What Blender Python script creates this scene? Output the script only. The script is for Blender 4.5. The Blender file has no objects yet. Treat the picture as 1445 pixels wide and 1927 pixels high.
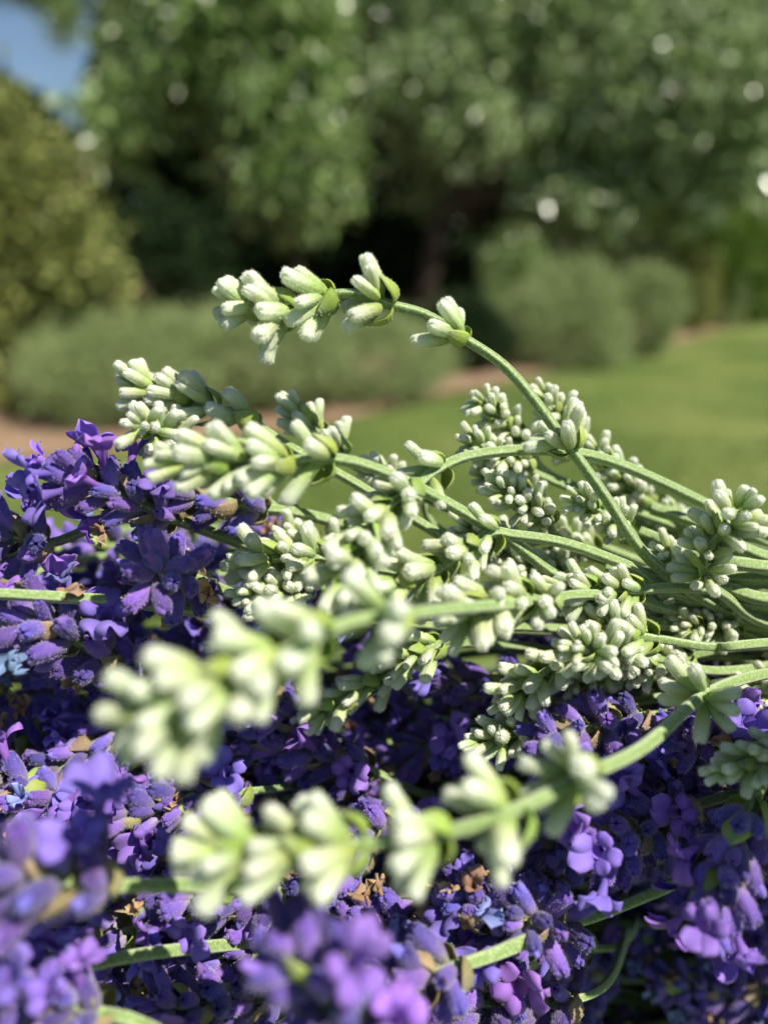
import bpy, math, random
import numpy as np
from mathutils import Vector, Matrix

# ------------------------------------------------------------------ camera, sky, sun, exposure
scene = bpy.context.scene
C = scene.collection
PW, PH = 1445.0, 1927.0            # picture the layout was measured on
FPX = 1391.0                       # focal length in those pixels (26 mm equivalent phone lens)
CAM = Vector((0.0, 0.0, 1.15))
PITCH = math.radians(-19.0)
FOCUS = 0.110

cam_data = bpy.data.cameras.new('camera')
cam = bpy.data.objects.new('camera', cam_data)
C.objects.link(cam)
cam.location = CAM
cam.rotation_euler = (math.radians(90) + PITCH, 0, 0)
cam_data.sensor_fit = 'VERTICAL'
cam_data.sensor_height = 36.0
cam_data.sensor_width = 27.0
cam_data.lens = 36.0 * FPX / PH
cam_data.clip_start = 0.005
cam_data.clip_end = 2000
cam_data.dof.use_dof = True
cam_data.dof.focus_distance = FOCUS
cam_data.dof.aperture_fstop = cam_data.lens / 3.05
scene.camera = cam

FWD = Vector((0, math.cos(PITCH), math.sin(PITCH)))
RIGHT = Vector((1, 0, 0))
UP = RIGHT.cross(FWD)


def at(px, py, depth):
    """a point of the place: picture position plus real distance (m) along the view"""
    return CAM + FWD * depth + RIGHT * ((px - PW / 2) / FPX * depth) + UP * ((PH / 2 - py) / FPX * depth)


def mm(px, py, d):
    return at(px, py, d * 0.001)


def on_ground(px, py, z=0.0):
    r = FWD + RIGHT * ((px - PW / 2) / FPX) + UP * ((PH / 2 - py) / FPX)
    return CAM + r * ((z - CAM.z) / r.z)


SUN_EL, SUN_AZ = math.radians(54), math.radians(122)      # azimuth clockwise from +Y: behind and to the right
sun_dir = Vector((math.sin(SUN_AZ) * math.cos(SUN_EL), math.cos(SUN_AZ) * math.cos(SUN_EL), math.sin(SUN_EL)))
world = bpy.data.worlds.new('World')
scene.world = world
world.use_nodes = True
wn = world.node_tree
sky = wn.nodes.new('ShaderNodeTexSky')
sky.sky_type = 'NISHITA'
sky.sun_disc = False
sky.sun_elevation = SUN_EL
sky.sun_rotation = SUN_AZ
sky.dust_density = 0.3
sky.ozone_density = 2.5
wn.links.new(sky.outputs[0], wn.nodes['Background'].inputs[0])
wn.nodes['Background'].inputs[1].default_value = 0.06
sun_data = bpy.data.lights.new('sun', 'SUN')
sun_data.energy = 5.0
sun_data.angle = math.radians(0.5)
sun_data.color = (1.0, 0.94, 0.84)
sun = bpy.data.objects.new('sun', sun_data)
C.objects.link(sun)
sun.location = (3, -3, 6)
sun.rotation_euler = sun_dir.to_track_quat('Z', 'Y').to_euler()

vs = scene.view_settings
vs.view_transform = 'Standard'
vs.look = 'None'
vs.exposure = 0.72
vs.gamma = 1.0
vs.use_curve_mapping = False
scene.cycles.use_denoising = True
scene.cycles.max_bounces = 8
scene.cycles.transparent_max_bounces = 4
scene.cycles.sample_clamp_indirect = 4.0


# ------------------------------------------------------------------ helpers
def mesh_np(name, verts, quads=None, tris=None, mats=(), mat_idx=None, smooth=None):
    """fast mesh from numpy arrays; quads first, then triangles"""
    verts = np.asarray(verts, np.float32)
    me = bpy.data.meshes.new(name)
    nq = 0 if quads is None else len(quads)
    nt = 0 if tris is None else len(tris)
    loops = []
    if nq:
        loops.append(np.asarray(quads, np.int32).ravel())
    if nt:
        loops.append(np.asarray(tris, np.int32).ravel())
    loops = np.concatenate(loops)
    me.vertices.add(len(verts))
    me.vertices.foreach_set('co', verts.ravel())
    me.loops.add(len(loops))
    me.loops.foreach_set('vertex_index', loops)
    me.polygons.add(nq + nt)
    start = np.concatenate([np.arange(nq) * 4, nq * 4 + np.arange(nt) * 3]).astype(np.int32)
    me.polygons.foreach_set('loop_start', start)
    if smooth is None:
        smooth = np.concatenate([np.ones(nq, bool), np.zeros(nt, bool)])
    me.polygons.foreach_set('use_smooth', smooth)
    if mat_idx is not None:
        me.polygons.foreach_set('material_index', np.asarray(mat_idx, np.int32))
    for m in mats:
        me.materials.append(m)
    me.update(calc_edges=True)
    return me


def obj(name, me, parent=None, matrix=None):
    o = bpy.data.objects.new(name, me)
    C.objects.link(o)
    if parent is not None:
        o.parent = parent
    if matrix is not None:
        o.matrix_basis = matrix
    return o


def tag(o, label, cat, group=None):
    o['label'] = label
    o['category'] = cat
    if group:
        o['group'] = group
    return o


def empty(name, loc):
    o = bpy.data.objects.new(name, None)
    C.objects.link(o)
    o.location = loc
    o.empty_display_size = 0.01
    return o


def frame(z, y_hint):
    z = z.normalized()
    x = y_hint.cross(z)
    if x.length < 1e-9:
        x = z.orthogonal()
    x.normalize()
    y = z.cross(x)
    return Matrix((x, y, z)).transposed()


# ------------------------------------------------------------------ materials
def new_mat(name):
    m = bpy.data.materials.new(name)
    m.use_nodes = True
    nt = m.node_tree
    b = nt.nodes['Principled BSDF']
    return m, nt, b


def ramp(nt, stops):
    r = nt.nodes.new('ShaderNodeValToRGB')
    el = r.color_ramp.elements
    while len(el) > len(stops):
        el.remove(el[-1])
    while len(el) < len(stops):
        el.new(0.5)
    for e, (p, c) in zip(el, stops):
        e.position = p
        e.color = (*c, 1)
    return r


def calyx_mat(name, stops, length, dark, light, transl, sheen, rough=0.75, mottled=0.35, hue=0.02, noise_scale=900.0, brown=None):
    """colour runs along the calyx from its base to its tip, mottled, each calyx a little different"""
    m, nt, b = new_mat(name)
    N, L = nt.nodes, nt.links
    tc = N.new('ShaderNodeTexCoord')
    sep = N.new('ShaderNodeSeparateXYZ')
    L.new(tc.outputs['Object'], sep.inputs[0])
    info = N.new('ShaderNodeObjectInfo')
    noi = N.new('ShaderNodeTexNoise')
    noi.inputs['Scale'].default_value = noise_scale
    noi.inputs['Detail'].default_value = 3
    L.new(tc.outputs['Object'], noi.inputs['Vector'])
    ma = N.new('ShaderNodeMath'); ma.operation = 'MULTIPLY'; ma.inputs[1].default_value = 1.0 / length
    L.new(sep.outputs['Z'], ma.inputs[0])
    mb = N.new('ShaderNodeMath'); mb.operation = 'MULTIPLY_ADD'; mb.inputs[1].default_value = mottled; mb.inputs[2].default_value = -mottled * 0.5
    L.new(noi.outputs['Fac'], mb.inputs[0])
    mc = N.new('ShaderNodeMath'); mc.operation = 'ADD'
    L.new(ma.outputs[0], mc.inputs[0]); L.new(mb.outputs[0], mc.inputs[1])
    r = ramp(nt, stops)
    L.new(mc.outputs[0], r.inputs[0])
    hs = N.new('ShaderNodeHueSaturation')
    mr = N.new('ShaderNodeMapRange'); mr.inputs['To Min'].default_value = dark; mr.inputs['To Max'].default_value = light
    L.new(info.outputs['Random'], mr.inputs[0]); L.new(mr.outputs[0], hs.inputs['Value'])
    mul = N.new('ShaderNodeMath'); mul.operation = 'MULTIPLY'; mul.inputs[1].default_value = 37.77
    fr = N.new('ShaderNodeMath'); fr.operation = 'FRACT'
    L.new(info.outputs['Random'], mul.inputs[0]); L.new(mul.outputs[0], fr.inputs[0])
    mh = N.new('ShaderNodeMapRange'); mh.inputs['To Min'].default_value = 0.5 - hue; mh.inputs['To Max'].default_value = 0.5 + hue
    L.new(fr.outputs[0], mh.inputs[0]); L.new(mh.outputs[0], hs.inputs['Hue'])
    L.new(r.outputs[0], hs.inputs['Color'])
    L.new(hs.outputs[0], b.inputs['Base Color'])
    b.inputs['Roughness'].default_value = rough
    b.inputs['Specular IOR Level'].default_value = 0.25
    b.inputs['Sheen Weight'].default_value = sheen
    b.inputs['Sheen Roughness'].default_value = 0.5
    bump = N.new('ShaderNodeBump'); bump.inputs['Strength'].default_value = 0.35; bump.inputs['Distance'].default_value = 0.0002
    n2 = N.new('ShaderNodeTexNoise'); n2.inputs['Scale'].default_value = 4500; n2.inputs['Detail'].default_value = 2
    L.new(tc.outputs['Object'], n2.inputs['Vector'])
    L.new(n2.outputs['Fac'], bump.inputs['Height']); L.new(bump.outputs[0], b.inputs['Normal'])
    if transl > 0:
        tr = N.new('ShaderNodeBsdfTranslucent')
        L.new(hs.outputs[0], tr.inputs['Color'])
        mx = N.new('ShaderNodeMixShader'); mx.inputs[0].default_value = transl
        L.new(b.outputs[0], mx.inputs[1]); L.new(tr.outputs[0], mx.inputs[2])
        L.new(mx.outputs[0], N['Material Output'].inputs[0])
    return m


def leaf_mat(name, cols, transl=0.3, rough=0.5, scale=3.0, spec=0.4, rnd=0.3):
    """colours of a mass of leaves: a noise through the crown plus a per-leaf tone (mesh islands)"""
    m, nt, b = new_mat(name)
    N, L = nt.nodes, nt.links
    geo = N.new('ShaderNodeNewGeometry')
    tc = N.new('ShaderNodeTexCoord')
    noi = N.new('ShaderNodeTexNoise'); noi.inputs['Scale'].default_value = scale; noi.inputs['Detail'].default_value = 3
    L.new(tc.outputs['Object'], noi.inputs['Vector'])
    mx0 = N.new('ShaderNodeMix'); mx0.data_type = 'FLOAT'; mx0.inputs[0].default_value = 0.6
    L.new(noi.outputs['Fac'], mx0.inputs[2]); L.new(geo.outputs['Random Per Island'], mx0.inputs[3])
    k = len(cols)
    r = ramp(nt, [(0.15 + 0.7 * i / (k - 1), c) for i, c in enumerate(cols)])
    L.new(mx0.outputs[0], r.inputs[0])
    L.new(r.outputs[0], b.inputs['Base Color'])
    b.inputs['Roughness'].default_value = rough
    b.inputs['Specular IOR Level'].default_value = spec
    tr = N.new('ShaderNodeBsdfTranslucent')
    L.new(r.outputs[0], tr.inputs['Color'])
    mx = N.new('ShaderNodeMixShader'); mx.inputs[0].default_value = transl
    L.new(b.outputs[0], mx.inputs[1]); L.new(tr.outputs[0], mx.inputs[2])
    L.new(mx.outputs[0], N['Material Output'].inputs[0])
    return m


def noise_mat(name, stops, scale, rough=0.9, detail=6, bump=0.0, bscale=None, bdist=0.01):
    m, nt, b = new_mat(name)
    N, L = nt.nodes, nt.links
    tc = N.new('ShaderNodeTexCoord')
    noi = N.new('ShaderNodeTexNoise'); noi.inputs['Scale'].default_value = scale; noi.inputs['Detail'].default_value = detail
    L.new(tc.outputs['Object'], noi.inputs['Vector'])
    r = ramp(nt, stops)
    L.new(noi.outputs['Fac'], r.inputs[0]); L.new(r.outputs[0], b.inputs['Base Color'])
    b.inputs['Roughness'].default_value = rough
    b.inputs['Specular IOR Level'].default_value = 0.2
    if bump:
        bp = N.new('ShaderNodeBump'); bp.inputs['Strength'].default_value = bump; bp.inputs['Distance'].default_value = bdist
        n2 = N.new('ShaderNodeTexNoise'); n2.inputs['Scale'].default_value = bscale or scale * 4; n2.inputs['Detail'].default_value = 4
        L.new(tc.outputs['Object'], n2.inputs['Vector'])
        L.new(n2.outputs['Fac'], bp.inputs['Height']); L.new(bp.outputs[0], b.inputs['Normal'])
    return m


def stem_mat(name, groove, ridge):
    """pale felted ridges and greener grooves, from the stem's own section"""
    m, nt, b = new_mat(name)
    N, L = nt.nodes, nt.links
    at_ = N.new('ShaderNodeAttribute'); at_.attribute_name = 'ridge'
    tc = N.new('ShaderNodeTexCoord')
    noi = N.new('ShaderNodeTexNoise'); noi.inputs['Scale'].default_value = 2600; noi.inputs['Detail'].default_value = 2
    L.new(tc.outputs['Object'], noi.inputs['Vector'])
    add = N.new('ShaderNodeMath'); add.operation = 'MULTIPLY_ADD'; add.inputs[1].default_value = 2.0; add.inputs[2].default_value = -1.0
    L.new(noi.outputs['Fac'], add.inputs[0])
    s = N.new('ShaderNodeMath'); s.operation = 'ADD'; s.use_clamp = True
    L.new(at_.outputs['Fac'], s.inputs[0]); L.new(add.outputs[0], s.inputs[1])
    r = ramp(nt, [(0.1, groove), (0.85, ridge)])
    L.new(s.outputs[0], r.inputs[0]); L.new(r.outputs[0], b.inputs['Base Color'])
    b.inputs['Roughness'].default_value = 0.65
    b.inputs['Sheen Weight'].default_value = 0.25
    b.inputs['Specular IOR Level'].default_value = 0.3
    bp = N.new('ShaderNodeBump'); bp.inputs['Strength'].default_value = 0.3; bp.inputs['Distance'].default_value = 0.0002
    L.new(noi.outputs['Fac'], bp.inputs['Height']); L.new(bp.outputs[0], b.inputs['Normal'])
    return m


CAL = 0.0068     # calyx length
M = {}
M['calyx_pale'] = calyx_mat('pale_green_calyx', [(0.0, (0.36, 0.48, 0.08)), (0.35, (0.50, 0.62, 0.22)), (0.62, (0.66, 0.735, 0.45)), (0.95, (0.84, 0.87, 0.73))], CAL, 0.84, 1.04, 0.34, 0.15, hue=0.016)
M['hair_pale'] = calyx_mat('pale_felt_hair', [(0.0, (0.66, 0.76, 0.42)), (1.0, (0.86, 0.90, 0.76))], CAL, 0.95, 1.05, 0.35, 0.0)
M['calyx_violet'] = calyx_mat('violet_calyx', [(0.0, (0.30, 0.31, 0.20)), (0.2, (0.27, 0.21, 0.34)), (0.5, (0.185, 0.115, 0.41)), (0.9, (0.105, 0.062, 0.32))], CAL, 0.5, 1.4, 0.12, 0.3, hue=0.022, mottled=0.5)
M['hair_violet'] = calyx_mat('violet_felt_hair', [(0.0, (0.52, 0.49, 0.52)), (0.5, (0.47, 0.36, 0.64)), (1.0, (0.52, 0.46, 0.72))], CAL, 0.8, 1.2, 0.3, 0.0, hue=0.02)
M['flower'] = calyx_mat('lilac_petal', [(0.0, (0.26, 0.13, 0.52)), (0.5, (0.37, 0.22, 0.74)), (1.0, (0.48, 0.31, 0.86))], 0.008, 0.8, 1.1, 0.45, 0.15, rough=0.55, hue=0.03, noise_scale=600)
M['bud'] = calyx_mat('violet_bud', [(0.0, (0.22, 0.13, 0.50)), (1.0, (0.28, 0.18, 0.64))], 0.004, 0.6, 1.25, 0.2, 0.3, rough=0.6, hue=0.035)
M['withered'] = calyx_mat('withered_petal', [(0.0, (0.36, 0.19, 0.09)), (0.4, (0.46, 0.28, 0.16)), (1.0, (0.62, 0.46, 0.33))], 0.006, 0.6, 1.2, 0.2, 0.1, hue=0.02)
M['faded'] = calyx_mat('faded_blue_petal', [(0.0, (0.16, 0.18, 0.42)), (1.0, (0.32, 0.42, 0.74))], 0.006, 0.6, 1.2, 0.25, 0.1, hue=0.03)
M['bract'] = calyx_mat('green_bract', [(0.0, (0.30, 0.42, 0.055)), (0.5, (0.37, 0.49, 0.09)), (1.0, (0.47, 0.55, 0.24))], 0.0055, 0.8, 1.1, 0.35, 0.15, rough=0.6, hue=0.015)
M['bract_dry'] = calyx_mat('papery_bract', [(0.0, (0.40, 0.37, 0.15)), (0.6, (0.42, 0.33, 0.18)), (1.0, (0.40, 0.28, 0.26))], 0.0055, 0.7, 1.15, 0.35, 0.1, rough=0.6, hue=0.03)
M['stem'] = stem_mat('green_stem', (0.16, 0.245, 0.065), (0.37, 0.44, 0.235))
M['stem_hair'] = calyx_mat('stem_hair', [(0.0, (0.6, 0.68, 0.5)), (1.0, (0.65, 0.72, 0.55))], 1.0, 0.95, 1.05, 0.3, 0.0)


# ------------------------------------------------------------------ lavender parts (shared meshes)
def hairs(base, nrm, length, width, rng, lean, jitter=0.5):
    """thin tapered hair triangles rooted on a surface"""
    n = len(base)
    d = nrm + lean + rng.normal(0, jitter, (n, 3))
    d /= np.linalg.norm(d, axis=1)[:, None]
    side = np.cross(d, rng.normal(0, 1, (n, 3)))
    side /= np.linalg.norm(side, axis=1)[:, None] + 1e-9
    ln = length * rng.uniform(0.5, 1.25, (n, 1))
    v = np.empty((n, 3, 3))
    v[:, 0] = base - side * width * 0.5
    v[:, 1] = base + side * width * 0.5
    v[:, 2] = base + d * ln
    return v.reshape(-1, 3), np.arange(n * 3).reshape(-1, 3)


def calyx_mesh(seed, violet, nhair):
    rng = np.random.default_rng(seed)
    nr, nz = 26, 13
    L = CAL
    R = L * (rng.uniform(0.142, 0.172) if not violet else rng.uniform(0.165, 0.20))
    prof_z = np.array([0.0, .04, .12, .24, .38, .52, .66, .78, .87, .93, .97, .99, .998])
    prof_r = np.array([.34, .46, .66, .84, .95, 1.0, 1.0, .99, .95, .86, .68, .42, .12])
    if violet:
        prof_r = np.array([.25, .36, .55, .76, .9, .98, 1.0, .97, .9, .84, .74, .5, .2])
    th = np.arange(nr) / nr * 2 * math.pi
    bend = rng.uniform(-0.12, 0.12, 2)
    lobes = rng.uniform(0, 6.28)
    V = np.empty((nz, nr, 3))
    for i in range(nz):
        z = prof_z[i]
        rib = 1 + (0.055 if violet else 0.085) * np.cos(13 * th) * math.sin(min(1, z * 1.08) * math.pi)
        tip = 1 + ((0.14 if violet else 0.05) if z > 0.9 else 0.03) * np.cos(5 * th + lobes) + 0.05 * np.cos(2 * th + lobes * 2)
        r = R * prof_r[i] * rib * tip
        zz = z * L * (1 + ((0.03 if violet else .012) * np.cos(5 * th + lobes) if z > 0.9 else 0))
        V[i, :, 0] = r * np.cos(th) + bend[0] * L * z * z
        V[i, :, 1] = r * np.sin(th) + bend[1] * L * z * z
        V[i, :, 2] = zz
    i, j = np.meshgrid(np.arange(nz - 1), np.arange(nr), indexing='ij')
    j2 = (j + 1) % nr
    q = np.stack([i * nr + j, i * nr + j2, (i + 1) * nr + j2, (i + 1) * nr + j], -1).reshape(-1, 4)
    verts = V.reshape(-1, 3)
    # felt
    hz = rng.uniform(0.08, 1.0, nhair)
    k = np.clip(np.searchsorted(prof_z[:12], hz) - 1, 0, 10)
    f = ((hz - prof_z[k]) / (prof_z[k + 1] - prof_z[k] + 1e-9))[:, None]
    jj = rng.integers(0, nr, nhair)
    base = V[k, jj] * (1 - f) + V[k + 1, jj] * f
    ax = np.stack([bend[0] * L * hz ** 2, bend[1] * L * hz ** 2, base[:, 2]], -1)
    nrm = base - ax
    nrm /= np.linalg.norm(nrm, axis=1)[:, None] + 1e-9
    lean = np.zeros((nhair, 3)); lean[:, 2] = 0.55 + 1.2 * (hz > 0.93)
    hv, ht = hairs(base, nrm, 0.00036 if not violet else 0.00042, 0.000045, rng, lean)
    n0 = len(verts)
    verts = np.concatenate([verts, hv])
    tris = ht + n0
    mi = np.concatenate([np.zeros(len(q)), np.ones(len(tris))])
    ms = (M['calyx_violet'], M['hair_violet']) if violet else (M['calyx_pale'], M['hair_pale'])
    return mesh_np('calyx', verts, q, tris, ms, mi)


def blade(nu, nv, fn, thick):
    """two-sided thin blade from fn(u,v)->xyz ; returns verts, quads"""
    u = np.linspace(0, 1, nu); v = np.linspace(-1, 1, nv)
    top = np.array([[fn(a, b) for b in v] for a in u])
    du = np.gradient(top, axis=0); dv = np.gradient(top, axis=1)
    n = np.cross(du, dv); n /= np.linalg.norm(n, axis=2)[..., None] + 1e-12
    edge = np.ones((nu, nv, 1)); edge[0] = edge[-1] = 0.3; edge[:, 0] = edge[:, -1] = 0.3
    bot = top - n * thick * edge
    V = np.concatenate([top.reshape(-1, 3), bot.reshape(-1, 3)])
    o = nu * nv
    q = []
    for i in range(nu - 1):
        for j in range(nv - 1):
            a = i * nv + j
            q.append((a, a + 1, a + nv + 1, a + nv))
            q.append((o + a, o + a + nv, o + a + nv + 1, o + a + 1))
    for j in range(nv - 1):
        q.append((j, o + j, o + j + 1, j + 1))
        a = (nu - 1) * nv + j
        q.append((a, a + 1, o + a + 1, o + a))
    for i in range(nu - 1):
        a = i * nv
        q.append((a, a + nv, o + a + nv, o + a))
        a = i * nv + nv - 1
        q.append((a, o + a, o + a + nv, a + nv))
    return V, np.array(q)


def bract_mesh(seed, dry):
    rng = np.random.default_rng(seed)
    L = 0.0056 * rng.uniform(0.9, 1.1); W = 0.0024 * rng.uniform(0.9, 1.15)
    cup = rng.uniform(0.95, 1.3); curl = rng.uniform(-0.35, 0.1)

    def fn(u, v):
        w = W * (2.25 * (u + 0.06) ** 0.6 * (1.0 - u) ** 1.15 + 0.04)
        ang = v * cup
        x = w * math.sin(ang) / max(0.5, math.sin(cup))
        y = w * (math.cos(ang) - 1) * 0.9 + 0.00011 * math.cos(v * 15) + math.sin(min(1, u ** .7) * math.pi) * 0.0017 - curl * L * max(0, u - 0.55) * 0.8
        return (x, y, u * L)
    V, q = blade(9, 11, fn, 0.00014)
    n = 200
    b = V[rng.integers(0, 99, n)]
    nr = np.tile([0, 1.0, 0.3], (n, 1))
    hv, ht = hairs(b, nr, 0.0004, 0.00005, rng, np.zeros((n, 3)), 0.7)
    t = ht + len(V)
    mi = np.concatenate([np.zeros(len(q)), np.ones(len(t))])
    return mesh_np('bract', np.concatenate([V, hv]), q, t, (M['bract_dry' if dry else 'bract'], M['hair_pale']), mi)


def flower_mesh(seed, mat, crumple=0.0, scale=1.0):
    """two-lipped corolla: a short flaring tube, two upper lobes and three lower lobes"""
    rng = np.random.default_rng(seed)
    Vs, Qs, n0 = [], [], 0
    nr, TL = 12, 0.0036
    rings = []
    for k, (z, r) in enumerate([(-0.001, .0006), (.001, .00062), (.0024, .0008), (TL, .00115)]):
        th = np.arange(nr) / nr * 2 * math.pi
        rings.append(np.stack([r * np.cos(th), r * np.sin(th), np.full(nr, z)], -1))
    T = np.array(rings).reshape(-1, 3)
    q = [(i * nr + j, i * nr + (j + 1) % nr, (i + 1) * nr + (j + 1) % nr, (i + 1) * nr + j) for i in range(3) for j in range(nr)]
    Vs.append(T); Qs.append(np.array(q)); n0 += len(T)
    for az, ln, wd, open_ in ((68, .0040, .0021, .55), (112, .0040, .0021, .55), (205, .0027, .0014, 1.15), (270, .0030, .0015, 1.3), (335, .0027, .0014, 1.15)):
        az = math.radians(az + rng.uniform(-8, 8)); ln *= rng.uniform(.85, 1.15)
        op = open_ + rng.uniform(-.25, .25); ph = rng.uniform(0, 6.28); rip = rng.uniform(.1, .22)

        def fn(u, v):
            phi = op * (0.35 + 0.9 * u)
            rad = 0.0010 + ln * u * math.sin(phi)
            zz = TL - 0.0003 + ln * u * math.cos(phi)
            w = wd * (0.42 + 0.58 * math.sin(math.pi * min(1, 0.12 + u * 0.66))) * (1.0 if u < 0.86 else 0.72)
            lat = v * w * (1 - 0.25 * (u > .99))
            wav = rip * ln * math.sin(v * 2.6 + ph) * u + 0.00025 * v * v
            p = Vector((rad + wav * math.cos(phi), lat, zz - wav * math.sin(phi) + 0.0005 * (1 - v * v) * u))
            return (p.x * math.cos(az) - p.y * math.sin(az), p.x * math.sin(az) + p.y * math.cos(az), p.z)
        V, q = blade(7, 7, fn, 0.00007)
        Vs.append(V); Qs.append(q + n0); n0 += len(V)
    V = np.concatenate(Vs) * scale
    if crumple:
        f = rng.normal(0, 1, (3, 3)) * 900
        V = V * np.array([0.55, 0.55, 0.8]) + crumple * 0.0005 * np.sin(V @ f + rng.uniform(0, 6, 3))
    return mesh_np('flower', V, np.concatenate(Qs), None, (mat,))


def bud_mesh(seed):
    rng = np.random.default_rng(seed)
    nr, nz = 12, 8
    L = 0.0028 * rng.uniform(.7, 1.2); R = 0.00078
    z = np.linspace(0, 1, nz)
    r = R * np.sqrt(np.clip(1 - (z * 1.02 - 0.35) ** 2 / 0.45, 0.02, 1))
    th = np.arange(nr) / nr * 2 * math.pi
    V = np.stack([np.outer(r, np.cos(th) * (1 + .12 * np.cos(3 * th))), np.outer(r, np.sin(th)), np.outer(z * L - 0.001, np.ones(nr))], -1)
    V[..., 0] += (z ** 2 * rng.uniform(-.0008, .0008))[:, None]
    i, j = np.meshgrid(np.arange(nz - 1), np.arange(nr), indexing='ij'); j2 = (j + 1) % nr
    q = np.stack([i * nr + j, i * nr + j2, (i + 1) * nr + j2, (i + 1) * nr + j], -1).reshape(-1, 4)
    q = np.concatenate([q, [[(nz - 1) * nr + k for k in (0, 3, 6, 9)]]])
    return mesh_np('flower_bud', V.reshape(-1, 3), q, None, (M['bud'],))


PALE = [calyx_mesh(10 + i, False, 1300) for i in range(8)]
VIOLET = [calyx_mesh(50 + i, True, 1200) for i in range(8)]
BRACT = [bract_mesh(90 + i, False) for i in range(5)]
BRACT_DRY = [bract_mesh(110 + i, True) for i in range(5)]
FLOWER = [flower_mesh(130 + i, M['flower']) for i in range(6)]
WITHER = [flower_mesh(150 + i, M['withered'], 1.0, .8) for i in range(3)]
FADED = [flower_mesh(160 + i, M['faded'], 1.0, .85) for i in range(3)]
BUD = [bud_mesh(170 + i) for i in range(4)]


def catmull(P, per):
    pts = [2 * P[0] - P[1]] + list(P) + [2 * P[-1] - P[-2]]
    out, idx = [], []
    for i in range(1, len(pts) - 2):
        p0, p1, p2, p3 = pts[i - 1:i + 3]
        idx.append(len(out))
        n = max(2, int((p2 - p1).length / per))
        for k in range(n):
            t = k / n
            out.append(0.5 * ((2 * p1) + (p2 - p0) * t + (2 * p0 - 5 * p1 + 4 * p2 - p3) * t * t + (3 * p1 - p0 - 3 * p2 + p3) * t ** 3))
    idx.append(len(out)); out.append(pts[-2].copy())
    return out, idx


def stem_mesh(path, r0, r1, rng, hair_per_m=14000, nr=16):
    P = np.array([list(p) for p in path])
    n = len(P)
    T = np.gradient(P, axis=0); T /= np.linalg.norm(T, axis=1)[:, None] + 1e-12
    Nn = np.empty_like(P)
    v = np.cross(T[0], [0.3, 0.2, 0.9]); v /= np.linalg.norm(v)
    for i in range(n):
        v = v - T[i] * np.dot(v, T[i]); v /= np.linalg.norm(v)
        Nn[i] = v
    B = np.cross(T, Nn)
    th = np.arange(nr) / nr * 2 * math.pi
    sec = 1 + 0.10 * np.cos(4 * th) + 0.045 * np.cos(8 * th)
    ridge = 0.15 + 0.7 * np.clip((sec - 0.95) / 0.2, 0, 1)
    rr = np.linspace(r0, r1, n)
    V = P[:, None] + rr[:, None, None] * sec[None, :, None] * (np.cos(th)[None, :, None] * Nn[:, None] + np.sin(th)[None, :, None] * B[:, None])
    i, j = np.meshgrid(np.arange(n - 1), np.arange(nr), indexing='ij'); j2 = (j + 1) % nr
    q = np.stack([i * nr + j, i * nr + j2, (i + 1) * nr + j2, (i + 1) * nr + j], -1).reshape(-1, 4)
    cap = [[k for k in (0, 4, 8, 12)], [(n - 1) * nr + k for k in (0, 4, 8, 12)]] if nr == 16 else []
    if cap:
        q = np.concatenate([q, cap])
    verts = V.reshape(-1, 3)
    length = np.linalg.norm(np.diff(P, axis=0), axis=1).sum()
    nh = int(length * hair_per_m)
    if nh:
        ii = rng.integers(0, n - 1, nh); jj = rng.integers(0, nr, nh); f = rng.uniform(0, 1, (nh, 1))
        base = V[ii, jj] * (1 - f) + V[ii + 1, jj] * f
        nrm = base - (P[ii] * (1 - f) + P[ii + 1] * f)
        nrm /= np.linalg.norm(nrm, axis=1)[:, None] + 1e-9
        hv, ht = hairs(base, nrm, 0.00022, 0.00004, rng, T[ii] * 0.3, 0.4)
        t = ht + len(verts)
        allv = np.concatenate([verts, hv])
    else:
        t = None; allv = verts
    mi = np.zeros(len(q) + (0 if t is None else len(t)), int); mi[len(q):] = 1
    me = mesh_np('stem', allv, q, t, (M['stem'], M['stem_hair']), mi)
    a = me.attributes.new('ridge', 'FLOAT', 'POINT')
    vals = np.zeros(len(allv), np.float32); vals[:n * nr] = np.tile(ridge, n)
    a.data.foreach_set('value', vals)
    return me, T, Nn, B


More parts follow.
